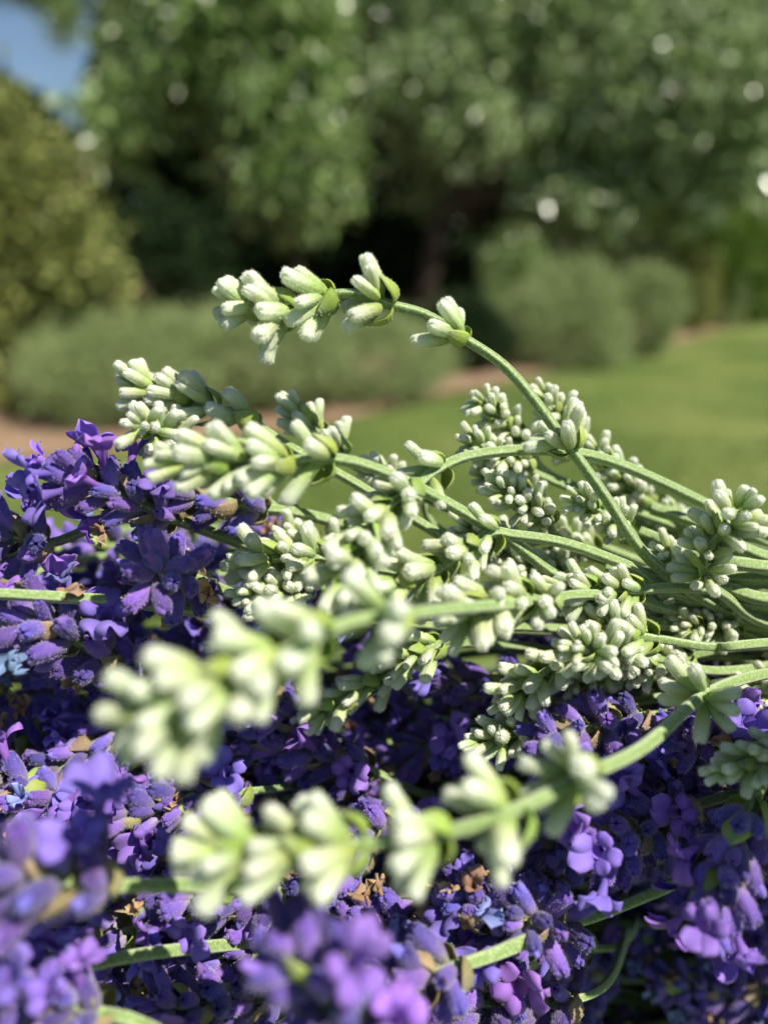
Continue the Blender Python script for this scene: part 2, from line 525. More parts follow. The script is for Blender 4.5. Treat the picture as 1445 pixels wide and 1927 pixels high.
def spike(label, nodes, violet=False, seed=1, group=None, sr=1.05, flowers=0.0, buds=0.3, withered=0.06, green_bract=None, name=None, hair=14000):
    """one lavender flower spike. nodes run from the stem's lower end to the tip:
    (point, None) or (point, (calyces, size, spread_degrees))"""
    rnd = random.Random(seed); rng = np.random.default_rng(seed)
    pts = [n[0] for n in nodes]
    origin = pts[0]
    path, idx = catmull([p - origin for p in pts], 0.0012)
    root = empty(name or ('violet_lavender_spike' if violet else 'pale_lavender_spike'), origin)
    tag(root, label, 'lavender', group)
    me, T, Nn, B = stem_mesh(path, sr * 0.00098, sr * 0.00062, rng, hair)
    obj('stem', me, root)
    wi = [k for k, n in enumerate(nodes) if n[1]]
    ang0 = rnd.uniform(0, 6.28)
    for c, k in enumerate(wi):
        n, size, spread = nodes[k][1]
        if not violet and n >= 6:
            n += 2
        if not violet:
            size *= 0.88
        i = idx[k]
        p = path[i]; t = Vector(T[i]); nn = Vector(Nn[i]); bb = Vector(B[i])
        a0 = ang0 + c * math.pi / 2 + rnd.uniform(-.25, .25)
        last = k == wi[-1]
        total = n + (3 if last else 0)
        rs = 0.0007
        for m in range(total):
            inner = m >= n
            side = m % 2
            cnt = (n + 1) // 2
            f = ((m // 2) + 0.5) / cnt - 0.5
            az = a0 + side * math.pi + f * math.radians(158) + rnd.uniform(-.18, .18)
            sp = math.radians(max(4, spread * (0.30 if inner else 1.0) * (0.82 + 0.36 * ((m // 2) % 2)) + rnd.uniform(-9, 9)))
            rad = nn * math.cos(az) + bb * math.sin(az)
            d = t * math.cos(sp) + rad * math.sin(sp)
            o = p + rad * rs * (0.6 if inner else 1.1) + t * 0.001 * (rnd.uniform(-0.5, 1.2) + (1.6 if inner else 0) + 0.9 * ((m // 2) % 2))
            s = size * rnd.uniform(0.82, 1.1) * (0.8 if inner else 1.0)
            mat = frame(d, Vector((rnd.uniform(-1, 1), rnd.uniform(-1, 1), rnd.uniform(-1, 1)))).to_4x4()
            mat.translation = o
            w = rnd.uniform(.92, 1.12)
            mat = mat @ Matrix.Diagonal((s * w, s * w, s, 1))
            cx = obj('calyx', rnd.choice(VIOLET if violet else PALE), root, mat)
            if violet:
                x = rnd.random()
                tipm = Matrix.Translation((0, 0, CAL * 0.93)) @ Matrix.Rotation(rnd.uniform(0, 6.28), 4, 'Z')
                if x < flowers:
                    obj('flower', rnd.choice(FLOWER), cx, tipm @ Matrix.Rotation(rnd.uniform(-.35, .35), 4, 'X'))
                elif x < flowers + buds:
                    obj('flower_bud', rnd.choice(BUD), cx, tipm @ Matrix.Rotation(rnd.uniform(-.3, .3), 4, 'X'))
                elif x < flowers + buds + withered:
                    obj('withered_flower', rnd.choice(WITHER if rnd.random() < .75 else FADED), cx, tipm @ Matrix.Rotation(rnd.uniform(-.6, .6), 4, 'X'))
        for side in (0, 1):
            az = a0 + side * math.pi + rnd.uniform(-.15, .15)
            rad = nn * math.cos(az) + bb * math.sin(az)
            sp = math.radians(min(64, spread * .72 + rnd.uniform(-6, 6)))
            d = t * math.cos(sp) + rad * math.sin(sp)
            y = rad * math.cos(sp) - t * math.sin(sp)
            mat = frame(d, y).to_4x4()
            mat.translation = p + rad * 0.0006 - t * 0.0013
            s = size * rnd.uniform(.9, 1.15) * (1 if violet else .85)
            mat = mat @ Matrix.Diagonal((s, s, s, 1))
            gb = (not violet) if green_bract is None else rnd.random() < green_bract
            obj('bract', rnd.choice(BRACT if gb else BRACT_DRY), root, mat)
    return root


def W(n=6, s=1.0, a=42):
    return (n, s, a)


def nodes_px(lst):
    return [(mm(x[0], x[1], x[2]), x[3] if len(x) > 3 else None) for x in lst]


# ------------------------------------------------------------------ the garden: ground, bed, lawn
def ground_sheet(name, pts, mat, z):
    me = bpy.data.meshes.new(name)
    me.from_pydata([(p[0], p[1], z) for p in pts], [], [list(range(len(pts)))])
    me.materials.append(mat)
    o = obj(name, me)
    o['kind'] = 'structure'
    return o


M['lawn'] = noise_mat('lawn', [(0.3, (0.045, 0.08, 0.016)), (0.5, (0.105, 0.15, 0.032)), (0.7, (0.21, 0.235, 0.07))], 0.6, bump=0.6, bscale=90, bdist=0.02)
M['soil'] = noise_mat('bark_mulch', [(0.3, (0.16, 0.10, 0.06)), (0.55, (0.30, 0.20, 0.125)), (0.75, (0.42, 0.31, 0.21))], 14, bump=0.8, bscale=60, bdist=0.03)
M['bark'] = noise_mat('tree_bark', [(0.3, (0.03, 0.022, 0.018)), (0.6, (0.07, 0.05, 0.038)), (0.8, (0.12, 0.09, 0.07))], 9, bump=0.8, bscale=40, bdist=0.02)
ground_sheet('lawn', [(-400, -400), (400, -400), (400, 400), (-400, 400)], M['lawn'], 0.0)
edge_px = [(-500, 905), (-150, 890), (60, 868), (250, 850), (450, 826), (640, 796), (850, 742), (1050, 700), (1250, 655), (1445, 596), (1560, 568)]
edge = [on_ground(*p) for p in edge_px]
far = [(edge[-1].x + 6, edge[-1].y + 6), (edge[-1].x + 4, 60), (-40, 60), (-40, edge[0].y)]
ground_sheet('flower_bed', [(p.x, p.y) for p in edge] + far, M['soil'], 0.02)


def inside_bed_y(x):
    for a, b in zip(edge, edge[1:]):
        if a.x <= x <= b.x:
            return a.y + (b.y - a.y) * (x - a.x) / (b.x - a.x)
    return 0 if x < edge[0].x else 1e9


# lawn grass blades (nobody could count them)
rng = np.random.default_rng(3)
n = 90000
gy = 2.2 + 9.5 * rng.uniform(0, 1, n) ** 1.5
gx = rng.uniform(-0.75, 0.85, n) * gy
ok = np.array([y < inside_bed_y(x) for x, y in zip(gx, gy)])
gx, gy = gx[ok], gy[ok]; n = len(gx)
base = np.stack([gx, gy, np.zeros(n)], -1)
nrm = np.tile([0, 0, 1.0], (n, 1))
hv, ht = hairs(base, nrm, 0.04, 0.006, rng, np.zeros((n, 3)), 0.45)
M['grass'] = leaf_mat('grass_blade', [(0.04, 0.075, 0.015), (0.115, 0.165, 0.032), (0.25, 0.28, 0.085)], 0.3, 0.5, 0.6)
g = obj('grass', mesh_np('grass', hv, None, ht, (M['grass'],)))
g['kind'] = 'stuff'; g['label'] = 'short mown green grass of the lawn'; g['category'] = 'grass'


# ------------------------------------------------------------------ trees and shrubs
def leaves(centres, per, spread, length, width, rng, droop=0.0, out=None, aniso=(1, 1, 1)):
    """leaf blades (two folded triangles-pairs as a quad) clustered round centres"""
    c = np.repeat(np.asarray(centres), per, axis=0)
    n = len(c)
    p = c + rng.normal(0, 1, (n, 3)) * spread * np.array(aniso)
    d = rng.normal(0, 1, (n, 3)); d[:, 2] -= droop
    if out is not None:
        d += np.repeat(out, per, axis=0) * 0.8
    d /= np.linalg.norm(d, axis=1)[:, None]
    s = np.cross(d, rng.normal(0, 1, (n, 3))); s /= np.linalg.norm(s, axis=1)[:, None] + 1e-9
    L = length * rng.uniform(.6, 1.3, (n, 1)); Wd = width * rng.uniform(.7, 1.2, (n, 1))
    V = np.empty((n, 4, 3))
    V[:, 0] = p
    V[:, 1] = p + d * L * 0.45 + s * Wd * 0.5
    V[:, 2] = p + d * L
    V[:, 3] = p + d * L * 0.45 - s * Wd * 0.5
    return V.reshape(-1, 3), np.arange(n * 4).reshape(-1, 4)


def crown_centres(n, c, r, rng, shell=0.45, lump=0.35, tuft=0):
    """clump centres in an uneven ellipsoid, denser to the outside"""
    d = rng.normal(0, 1, (n, 3)); d /= np.linalg.norm(d, axis=1)[:, None]
    f = rng.normal(0, 1, (4, 3)) * 2.2; ph = rng.uniform(0, 6.28, 4)
    bump = 1 + lump * np.sin(d @ f.T + ph).mean(axis=1) * 1.6
    rad = (shell + (1 - shell) * rng.uniform(0, 1, n) ** 0.6) * bump
    p = np.asarray(c) + d * rad[:, None] * np.asarray(r)
    if tuft:                      # gather the twigs into tufts with gaps between
        m = max(3, n // 7)
        p = np.repeat(p[:m], 7, axis=0)
        d = np.repeat(d[:m], 7, axis=0)
        p = p + rng.normal(0, 1, p.shape) * tuft
    return p, d


def limb(pts, r0, r1, nr=8):
    P = np.array(pts, float); n = len(P)
    T = np.gradient(P, axis=0); T /= np.linalg.norm(T, axis=1)[:, None] + 1e-9
    v = np.cross(T[0], [0.9, 0.1, 0.3]); V = []
    th = np.arange(nr) / nr * 6.2832
    rr = np.linspace(r0, r1, n)
    for i in range(n):
        v = v - T[i] * np.dot(v, T[i]); v /= np.linalg.norm(v); b = np.cross(T[i], v)
        V.append(P[i] + rr[i] * (np.cos(th)[:, None] * v + np.sin(th)[:, None] * b) * (1 + .12 * np.cos(3 * th + i))[:, None])
    V = np.concatenate(V)
    i, j = np.meshgrid(np.arange(n - 1), np.arange(nr), indexing='ij'); j2 = (j + 1) % nr
    return V, np.stack([i * nr + j, i * nr + j2, (i + 1) * nr + j2, (i + 1) * nr + j], -1).reshape(-1, 4)


def join(parts):
    Vs, Qs, n = [], [], 0
    for V, q in parts:
        Vs.append(V); Qs.append(q + n); n += len(V)
    return np.concatenate(Vs), np.concatenate(Qs)


def tree(name, label, cat, foot, ellipsoids, nclump, per, spread, leaf, mat, seed, trunk_r=0.12, nlimb=7, droop=0.0, group=None, aniso=(1, 1, 1), shell=.45, lump=.35, tuft=0):
    rng = np.random.default_rng(seed)
    root = empty(name, foot)
    tag(root, label, cat, group)
    f = np.array(foot)
    cs, ds = [], []
    for c, r, share in ellipsoids:
        a, d = crown_centres(int(nclump * share), np.array(c) - f, r, rng, shell, lump, tuft)
        keep = a[:, 2] > 0.02
        cs.append(a[keep]); ds.append(d[keep])
    cs = np.concatenate(cs); ds = np.concatenate(ds)
    V, q = leaves(cs, per, spread, leaf[0], leaf[1], rng, droop, ds, aniso)
    V[:, 2] = np.maximum(V[:, 2], 0.005)
    cr = obj('crown', mesh_np('crown', V, q, None, (mat,), smooth=np.zeros(len(q), bool)), root)
    cr['kind'] = 'stuff'
    # trunk and limbs
    top = np.array(ellipsoids[0][0]) - f
    fork = np.array([top[0] * .08, top[1] * .08, max(0.15, top[2] * 0.45)])
    parts = [limb([(0, 0, -0.05), (fork[0] * .3 + .02, fork[1] * .3, fork[2] * .5), fork], trunk_r, trunk_r * .75)]
    for k in range(nlimb):
        e = cs[rng.integers(0, len(cs) // 2)]
        midp = (fork + e) / 2 + rng.normal(0, .12, 3) * trunk_r * 4
        parts.append(limb([fork, (fork * .6 + midp * .4), midp, e], trunk_r * .4, trunk_r * .05, 6))
    V, q = join(parts)
    obj('trunk', mesh_np('trunk', V, q, None, (M['bark'],)), root)
    return root


M['olive'] = leaf_mat('olive_leaf', [(0.05, 0.085, 0.02), (0.17, 0.26, 0.075), (0.34, 0.44, 0.19), (0.66, 0.72, 0.50)], 0.3, 0.26, 6.0, 0.8)
M['greenleaf'] = leaf_mat('fresh_leaf', [(0.035, 0.07, 0.012), (0.12, 0.21, 0.045), (0.27, 0.39, 0.12), (0.58, 0.66, 0.34)], 0.35, 0.26, 6.0, 0.8)
M['yellowleaf'] = leaf_mat('yellow_green_leaf', [(0.07, 0.085, 0.025), (0.16, 0.19, 0.05), (0.28, 0.31, 0.09), (0.46, 0.47, 0.16)], 0.3, 0.5, 3.0, 0.3)
M['golden'] = leaf_mat('golden_leaf', [(0.40, 0.33, 0.03), (0.55, 0.46, 0.05), (0.62, 0.55, 0.12)], 0.35, 0.5, 2.0, 0.3)
M['greygreen'] = leaf_mat('grey_green_leaf', [(0.15, 0.20, 0.07), (0.26, 0.33, 0.13), (0.40, 0.46, 0.22)], 0.25, 0.7, 2.5, 0.2)
M['darkleaf'] = leaf_mat('dark_shaded_evergreen_leaf', [(0.012, 0.024, 0.010), (0.022, 0.042, 0.016), (0.045, 0.075, 0.028)], 0.12, 0.8, 1.0, 0.05)  # evergreen green taken near black: shade under the crowns is in the colour
M['brightleaf'] = leaf_mat('bright_green_leaf', [(0.07, 0.14, 0.02), (0.13, 0.22, 0.03), (0.20, 0.30, 0.06)], 0.35, 0.5, 2.0, 0.3)
M['redleaf'] = leaf_mat('dark_red_leaf', [(0.04, 0.012, 0.012), (0.09, 0.03, 0.028), (0.14, 0.06, 0.05)], 0.25, 0.5, 2.0, 0.3)


def gz(p, z=0.02):
    return (p.x, p.y, z)


def foot_at(px, depth):
    p = at(px, PH / 2, depth)
    return (p.x, depth / math.cos(PITCH) * 1.0, 0.02)


def ell(px, py, depth, rx_px, rz_px, ry):
    """an ellipsoid of foliage: centre from picture position and distance, radii in metres at that distance"""
    c = at(px, py, depth)
    return ((c.x, c.y, c.z), (rx_px / FPX * depth, ry, rz_px / FPX * depth))


# far evergreen wall, tree by tree
k = 0
for px, top, depth, wid in ((-420, 120, 15.5, 210), (-60, 195, 16.0, 230), (450, -260, 15.0, 170), (560, -330, 15.8, 240), (900, -360, 15.2, 250), (1260, -330, 16.2, 260), (1620, -300, 15.6, 250)):
    foot = foot_at(px, depth)
    tz = at(px, top, depth).z
    c = (foot[0], foot[1], tz * 0.5)
    r = (wid / FPX * depth * 1.15, 1.3, tz * 0.56)
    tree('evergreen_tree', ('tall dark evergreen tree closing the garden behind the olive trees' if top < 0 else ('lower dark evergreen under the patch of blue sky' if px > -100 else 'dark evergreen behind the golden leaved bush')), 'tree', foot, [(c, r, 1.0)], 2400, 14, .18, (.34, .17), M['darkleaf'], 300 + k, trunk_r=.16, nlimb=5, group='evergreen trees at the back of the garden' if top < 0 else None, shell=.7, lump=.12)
    k += 1
# tree with sky gaps, upper left
e1 = ell(30, -45, 12.2, 110, 35, .6); e2 = ell(290, 60, 12.2, 75, 130, .8); e3 = ell(118, 20, 12.2, 12, 55, .2)
tree('sparse_tree', 'sparse dark green tree with blue sky showing through its branches', 'tree', foot_at(140, 12.4), [(*e2, .55), (*e1, .35), (*e3, .10)], 520, 22, .13, (.11, .05), M['greenleaf'], 321, trunk_r=.12, nlimb=8, shell=.3)
# left olive-like tree
a = ell(500, 130, 9.2, 150, 260, 1.0); b = ell(365, 40, 9.2, 105, 150, .7); c = ell(225, 215, 9.0, 55, 45, .4); d = ell(560, 330, 8.9, 90, 80, .5)
tree('small_leaved_tree', 'silvery green tree with drooping twigs left of the reddish trunk', 'tree', foot_at(560, 10.2), [(*a, .5), (*b, .25), (*c, .1), (*d, .15)], 1700, 10, .07, (.20, .075), M['greenleaf'], 331, tuft=.15, trunk_r=.06, nlimb=12, droop=.9, aniso=(1, 1, 1.5))
# the big olive
a = ell(1130, 100, 10.6, 330, 260, 1.6); b = ell(1330, 220, 10.2, 210, 210, 1.1); c = ell(870, 170, 10.4, 160, 190, .9); d = ell(900, -40, 10.6, 300, 140, 1.2); e = ell(1120, 360, 10.6, 130, 80, .6)
tree('olive_tree', 'large olive tree with silver leaves and reddish trunk over the lawn edge', 'tree', foot_at(800, 11.0), [(*a, .36), (*b, .26), (*c, .15), (*d, .16), (*e, .07)], 3700, 10, .075, (.21, .07), M['olive'], 341, tuft=.16, trunk_r=.18, nlimb=18, droop=.8, aniso=(1, 1, 1.5))


def shrub(name, label, px, top, depth, half, mat, seed, n=420, per=26, leaf=(.06, .02), spread=.05, base_y=None, group=None, ry=None, droop=-0.3, lump=.2):
    foot = foot_at(px, depth)
    tz = at(px, top, depth).z
    rx = half / FPX * depth
    tree(name, label, 'shrub', foot, [((foot[0], foot[1], tz * .46), (rx, ry or rx * .8, tz * .54), 1.0)], n, per, spread, leaf, mat, seed, trunk_r=.035, nlimb=6, droop=droop, group=group, shell=.55, lump=lump)


shrub('yellow_green_shrub', 'tall yellow green bush beside the low grey mounds', 45, 240, 5.8, 165, M['yellowleaf'], 401, n=1100, per=20, leaf=(.10, .05), spread=.08, lump=.5)
shrub('golden_shrub', 'golden leaved bush poking out above the yellow green bush', -45, 205, 5.6, 105, M['golden'], 402, n=400, per=20, leaf=(.07, .04))
shrub('grey_green_mound', 'broad low grey green mound next to the yellow green bush', 215, 605, 5.25, 210, M['greygreen'], 403, n=800, per=26, leaf=(.07, .012), spread=.05, droop=-.9)
shrub('grey_green_mound', 'middle low grey green mound along the mulch', 470, 578, 5.6, 190, M['greygreen'], 404, n=800, per=26, leaf=(.07, .012), spread=.05, droop=-.9)
shrub('grey_green_mound', 'low grey green mound nearest the reddish tree trunk', 690, 592, 5.95, 150, M['greygreen'], 405, n=700, per=26, leaf=(.07, .012), spread=.05, droop=-.9)
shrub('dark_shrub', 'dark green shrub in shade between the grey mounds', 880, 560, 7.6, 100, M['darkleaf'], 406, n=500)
shrub('round_grey_shrub', 'rounded pale grey green shrub at the mulch edge', 1085, 508, 8.0, 110, M['greygreen'], 407, n=750, leaf=(.08, .016), spread=.07, droop=-.7, lump=.45)
shrub('dark_green_shrub', 'dull green spreading shrub right of the rounded pale shrub', 1215, 500, 8.9, 90, M['greygreen'], 408, n=500)
shrub('columnar_shrub', 'narrow yellow topped columnar shrub by the lawn', 1318, 470, 11.5, 34, M['yellowleaf'], 409, n=320)
shrub('columnar_shrub', 'narrow green columnar shrub next to the red leaved bush', 1378, 495, 12.5, 32, M['greygreen'], 410, n=320)
shrub('bright_shrub', 'bright green bush behind the columnar shrubs', 1370, 375, 13.0, 100, M['brightleaf'], 411, n=600, leaf=(.1, .05), spread=.08)
shrub('red_leaved_shrub', 'dark red leaved bush at the far end of the lawn', 1452, 478, 14.0, 45, M['redleaf'], 412, n=450, leaf=(.09, .05), spread=.07)
shrub('loose_shrub', 'small loose green bush beneath the olive tree', 975, 440, 9.6, 80, M['greenleaf'], 413, n=350)

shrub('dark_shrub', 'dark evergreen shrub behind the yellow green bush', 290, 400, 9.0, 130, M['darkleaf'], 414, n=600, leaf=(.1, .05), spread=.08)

# ------------------------------------------------------------------ pale budded lavender, the hero spikes
TIE = (1790, 1180, 150)      # where the pale bunch is held together, out to the right


def pale(label, lst, seed, **kw):
    return spike(label, nodes_px(lst), False, seed, group=kw.pop('group', None), **kw)


pale('highest pale lavender spike arching left on a long bare stem', [TIE, (1480, 1190, 132), (1330, 1130, 120), (1215, 1045, 114), (1135, 930, 111), (1068, 838, 109, W(7, .92, 48)), (960, 700, 109), (866, 633, 109, W(5, 1.02, 50)), (800, 592, 109), (727, 572, 108, W(8, 1.02, 54)), (668, 553, 108), (617, 556, 108, W(8, 1.1, 50)), (575, 570, 108), (540, 584, 107, W(10, 1.08, 54)), (490, 580, 107, W(7, .95, 42))], 1)
pale('slender pale lavender spike rising behind the grey shaded tip', [TIE, (1300, 1190, 140), (980, 1090, 128), (800, 990, 120), (660, 905, 119), (540, 838, 118), (472, 792, 118, W(4, 1.0, 44)), (440, 775, 118), (398, 768, 117, W(8, .95, 48)), (350, 748, 117, W(8, .95, 46)), (297, 738, 117, W(8, .88, 44)), (275, 728, 117, W(4, .7, 30))], 2)
pale('grey shaded lavender tip facing out above the open lilac flowers', [(520, 960, 124), (400, 880, 120), (335, 835, 116, W(6, .8, 60)), (300, 815, 112, W(7, .8, 55)), (280, 805, 107, W(5, .7, 35))], 3)
pale('plump pale lavender spike lying just below the slender one', [TIE, (1330, 1200, 130), (1080, 1100, 114), (960, 1018, 108), (820, 935, 103), (700, 880, 98), (612, 862, 96, W(4, .98, 52)), (535, 870, 94, W(8, .98, 42)), (475, 866, 93, W(8, .95, 42)), (415, 866, 92, W(7, .9, 38)), (375, 868, 92, W(4, .75, 28))], 4)
pale('upright pale lavender spike standing behind the plump one', [TIE, (1200, 1130, 142), (850, 960, 132), (690, 890, 126), (640, 850, 125, W(6, .85, 40)), (600, 815, 124, W(7, .85, 36)), (575, 790, 124, W(5, .8, 28))], 5)
pale('curved pale lavender spike drooping from an arched stem in the middle', [TIE, (1430, 1000, 130), (1180, 880, 118), (1040, 848, 112), (900, 855, 108), (825, 882, 105, W(5, .9, 55)), (770, 925, 101, W(7, .9, 45)), (725, 960, 98, W(8, .9, 45)), (690, 1005, 95, W(8, .88, 45)), (665, 1055, 92, W(8, .88, 45)), (655, 1100, 89, W(6, .8, 32))], 6)
pale('sharp pale lavender spike with leafy bracts and a thick curving stem', [TIE, (1330, 1130, 122), (1180, 1065, 113), (1060, 1022, 109), (960, 1006, 107), (925, 1002, 106, W(5, .85, 60)), (880, 1030, 104, W(7, .9, 50)), (820, 1075, 101, W(7, .95, 46)), (760, 1095, 99, W(5, .8, 35))], 7)
pale('pale lavender spike pointing left with one half in shade over violet heads', [TIE, (1250, 1210, 140), (900, 1110, 126), (700, 1068, 118), (600, 1048, 115, W(8, .95, 45)), (560, 1050, 113, W(6, .8, 40)), (512, 1050, 111, W(6, 1.0, 42))], 8)
pale('blurred pale lavender spike slanting down across the violet heads', [TIE, (1300, 1180, 124), (1080, 1130, 108), (960, 1138, 94), (860, 1146, 84), (735, 1160, 74, W(6, .95, 52)), (660, 1170, 71), (600, 1195, 69, W(7, .95, 48)), (520, 1235, 67, W(8, .95, 46)), (430, 1278, 66, W(7, .95, 46)), (355, 1325, 65, W(7, .95, 46)), (320, 1345, 65, W(3, .8, 30))], 9, hair=6000)
pale('dense pale lavender spike with yellowish bracts below the leafy one', [TIE, (1350, 1160, 126), (1180, 1125, 112), (1080, 1120, 105), (1030, 1130, 100, W(7, .85, 45)), (985, 1125, 98, W(8, .9, 48)), (935, 1135, 96, W(7, .9, 50)), (895, 1150, 94, W(6, .9, 45))], 10)
pale('lowest blurred pale lavender spike with widely spaced whorls', [TIE, (1560, 1255, 124), (1430, 1270, 114), (1325, 1308, 103, W(6, 1.0, 68)), (1210, 1405, 88), (1095, 1462, 78, W(7, 1.0, 58)), (965, 1525, 73, W(7, 1.0, 54)), (825, 1570, 72, W(7, 1.0, 50)), (668, 1590, 71, W(7, .98, 46)), (575, 1600, 71, W(7, .92, 46)), (475, 1600, 71, W(7, .92, 40)), (440, 1600, 71, W(4, .75, 24))], 11, hair=8000, sr=1.1)
pale('woolly white lavender tip turned up beside the bare lawn', [TIE, (1480, 1180, 126), (1360, 1120, 116), (1325, 1085, 112, W(8, .72, 66)), (1325, 1045, 110, W(7, .72, 60)), (1352, 1005, 108, W(8, .78, 58)), (1372, 980, 106, W(7, .78, 48))], 12)
pale('sharp pale lavender spike lying level on a short pale stem', [TIE, (1420, 1120, 124), (1270, 1106, 113), (1195, 1112, 111, W(6, .72, 48)), (1155, 1110, 110, W(8, .75, 46)), (1110, 1112, 109, W(8, .75, 44)), (1075, 1112, 109, W(5, .6, 28))], 13)
pale('grey lavender tip facing out at the edge of the violet pile', [TIE, (1400, 1260, 126), (1240, 1240, 118), (1175, 1230, 112, W(8, .78, 55)), (1140, 1228, 108, W(8, .78, 55)), (1112, 1226, 104, W(8, .7, 50)), (1098, 1222, 102, W(5, .6, 28))], 14)
pale('pale lavender spike whose green stem runs level to the side', [TIE, (1445, 1210, 112), (1340, 1217, 110), (1250, 1204, 110), (1222, 1200, 110, W(7, .85, 50)), (1180, 1192, 110, W(7, .8, 46)), (1135, 1180, 110, W(6, .75, 40))], 15)
pale('flat pale lavender spike with green bracts lying on violet heads', [TIE, (1200, 1230, 142), (900, 1210, 130), (790, 1235, 124), (745, 1258, 122, W(6, .88, 34)), (700, 1283, 121, W(7, .88, 30)), (655, 1308, 120, W(7, .85, 30)), (620, 1328, 120, W(5, .75, 25))], 16)
pale('small shaded lavender tip with one white bract over the dark gap', [TIE, (1300, 1300, 132), (1080, 1340, 118), (990, 1372, 114, W(6, .8, 42)), (955, 1385, 112, W(7, .75, 38)), (930, 1390, 111, W(4, .65, 25))], 17)
pale('pale lavender spike hanging beside the grey tip', [TIE, (1300, 1200, 128), (1120, 1205, 116), (1060, 1240, 113, W(7, .8, 42)), (1020, 1268, 111, W(7, .8, 40)), (985, 1295, 110, W(6, .75, 34))], 18)
pale('pale lavender spike over violet heads at the bunch end', [(1700, 1330, 110), (1560, 1390, 100), (1475, 1412, 101, W(6, .72, 38)), (1430, 1428, 99, W(7, .7, 36)), (1392, 1440, 98, W(5, .62, 28))], 19)
pale('shaded lavender spike drooping under the dense yellowish one', [TIE, (1250, 1190, 136), (950, 1180, 124), (860, 1200, 119), (820, 1215, 117, W(6, .85, 40)), (785, 1232, 116, W(5, .8, 34))], 20)

back = [  # ridge of the bunch: tip, direction to base, distance, size
    ((900, 748), (1010, 850), 125, .74), ((880, 828), (1000, 882), 121, .72), ((1018, 738), (1110, 862), 127, .78), ((935, 915), (1040, 982), 115, .72),
    ((1085, 935), (1190, 1000), 117, .68), ((1110, 838), (1220, 950), 130, .74), ((1165, 885), (1290, 1000), 140, .8), ((905, 885), (1020, 945), 126, .75),
    ((1010, 1000), (1130, 1040), 130, .8), ((1235, 940), (1340, 1040), 148, .8), ((1245, 1040), (1345, 1085), 120, .8), ((960, 1060), (1080, 1090), 124, .8),
    ((1190, 1260), (1300, 1235), 118, .75), ((1290, 1180), (1390, 1180), 122, .75), ((1340, 1345), (1450, 1290), 122, .8), ((1060, 1285), (1180, 1255), 120, .72),
    ((1240, 1140), (1340, 1140), 126, .78), ((1420, 1300), (1500, 1260), 126, .8), ((870, 990), (980, 1040), 122, .8), ((540, 1010), (640, 1040), 124, .85),
    ((700, 880), (800, 940), 128, .75), ((480, 1120), (600, 1110), 112, .9)]
labels = ['pale lavender tip at the top of the bunch ridge by the bare stem', 'pale lavender tip half hidden under the arched stem', 'yellowish pale lavender tip poking above the ridge behind the bare stem', 'crisp pale lavender tip beneath the arched stem',
          'small crisp pale lavender tip below the long bare stem', 'pale lavender spike along the ridge behind the bare stem', 'soft pale lavender spike further along the ridge', 'bluish shaded lavender tip under the arched stem',
          'shaded lavender spike deep under the bare stem', 'faint pale lavender spike at the far end of the ridge', 'grey shaded lavender spike beside the woolly white tip', 'shaded lavender spike behind the thick curving stem',
          'pale lavender tip under the level green stem', 'short pale lavender tip among the green stems', 'pale lavender tip behind the widest spaced whorl', 'pale lavender spike just above the violet heads by the grey tip',
          'shaded lavender tip among stems under the level spike', 'pale lavender tip among stems at the end of the bunch', 'pale lavender tip between the drooping spike and thick curving stem', 'grey green shaded lavender spike behind the drooping one',
          'pale lavender tip peeping over the middle crossing stems', 'pale lavender whorl under the blurred slanting spike']
rb = random.Random(77)
for k, ((tx, ty), (bx, by), d, s) in enumerate(back):
    nn = []
    nw = 4
    for j in range(nw):
        f = j / (nw - 1)
        px, py = bx + (tx - bx) * (0.12 + 0.66 * f), by + (ty - by) * (0.12 + 0.66 * f)
        nn.append((px, py, d + 5 - 6 * f, W(rb.choice((6, 7, 8)), s * (1 - .18 * f), 46 - 12 * f + rb.uniform(-4, 6))))
    m1 = (bx + 120 + rb.uniform(-20, 40), by + 70 + rb.uniform(-20, 30), d + 12)
    if by > 1230:
        m1 = (bx + 150, by - 20, d + 8)
    pale(labels[k], [(TIE[0] + rb.uniform(-60, 60), TIE[1] + rb.uniform(-110, 110), 155), m1] + nn, 200 + k, sr=.95, hair=7000)

# bare stems of the bunch running to the right
for k in range(20):
    y0 = rb.uniform(930, 1230); x0 = rb.uniform(1080, 1240); dd = rb.uniform(116, 150)
    pts = nodes_px([(TIE[0] + rb.uniform(-60, 60), TIE[1] + rb.uniform(-120, 120), 150), (1480, y0 * .45 + 1150 * .55 + rb.uniform(-30, 30), dd), (1330, y0 * .7 + 1120 * .3 + rb.uniform(-15, 15), dd), (x0, y0, dd + 4)])
    path, _ = catmull([p[0] - pts[0][0] for p in pts], .0015)
    me, *_ = stem_mesh(path, .0011, .0009, np.random.default_rng(500 + k), 5000)
    o = obj('lavender_stem', me); o.location = pts[0][0]
    tag(o, 'bare green lavender stem in the bundle behind the woolly white tip', 'stem', 'bare stems of the pale bunch')


# ------------------------------------------------------------------ violet lavender
def violet(label, lst, seed, **kw):
    return spike(label, nodes_px(lst), True, seed, group=kw.pop('group', None), **kw)


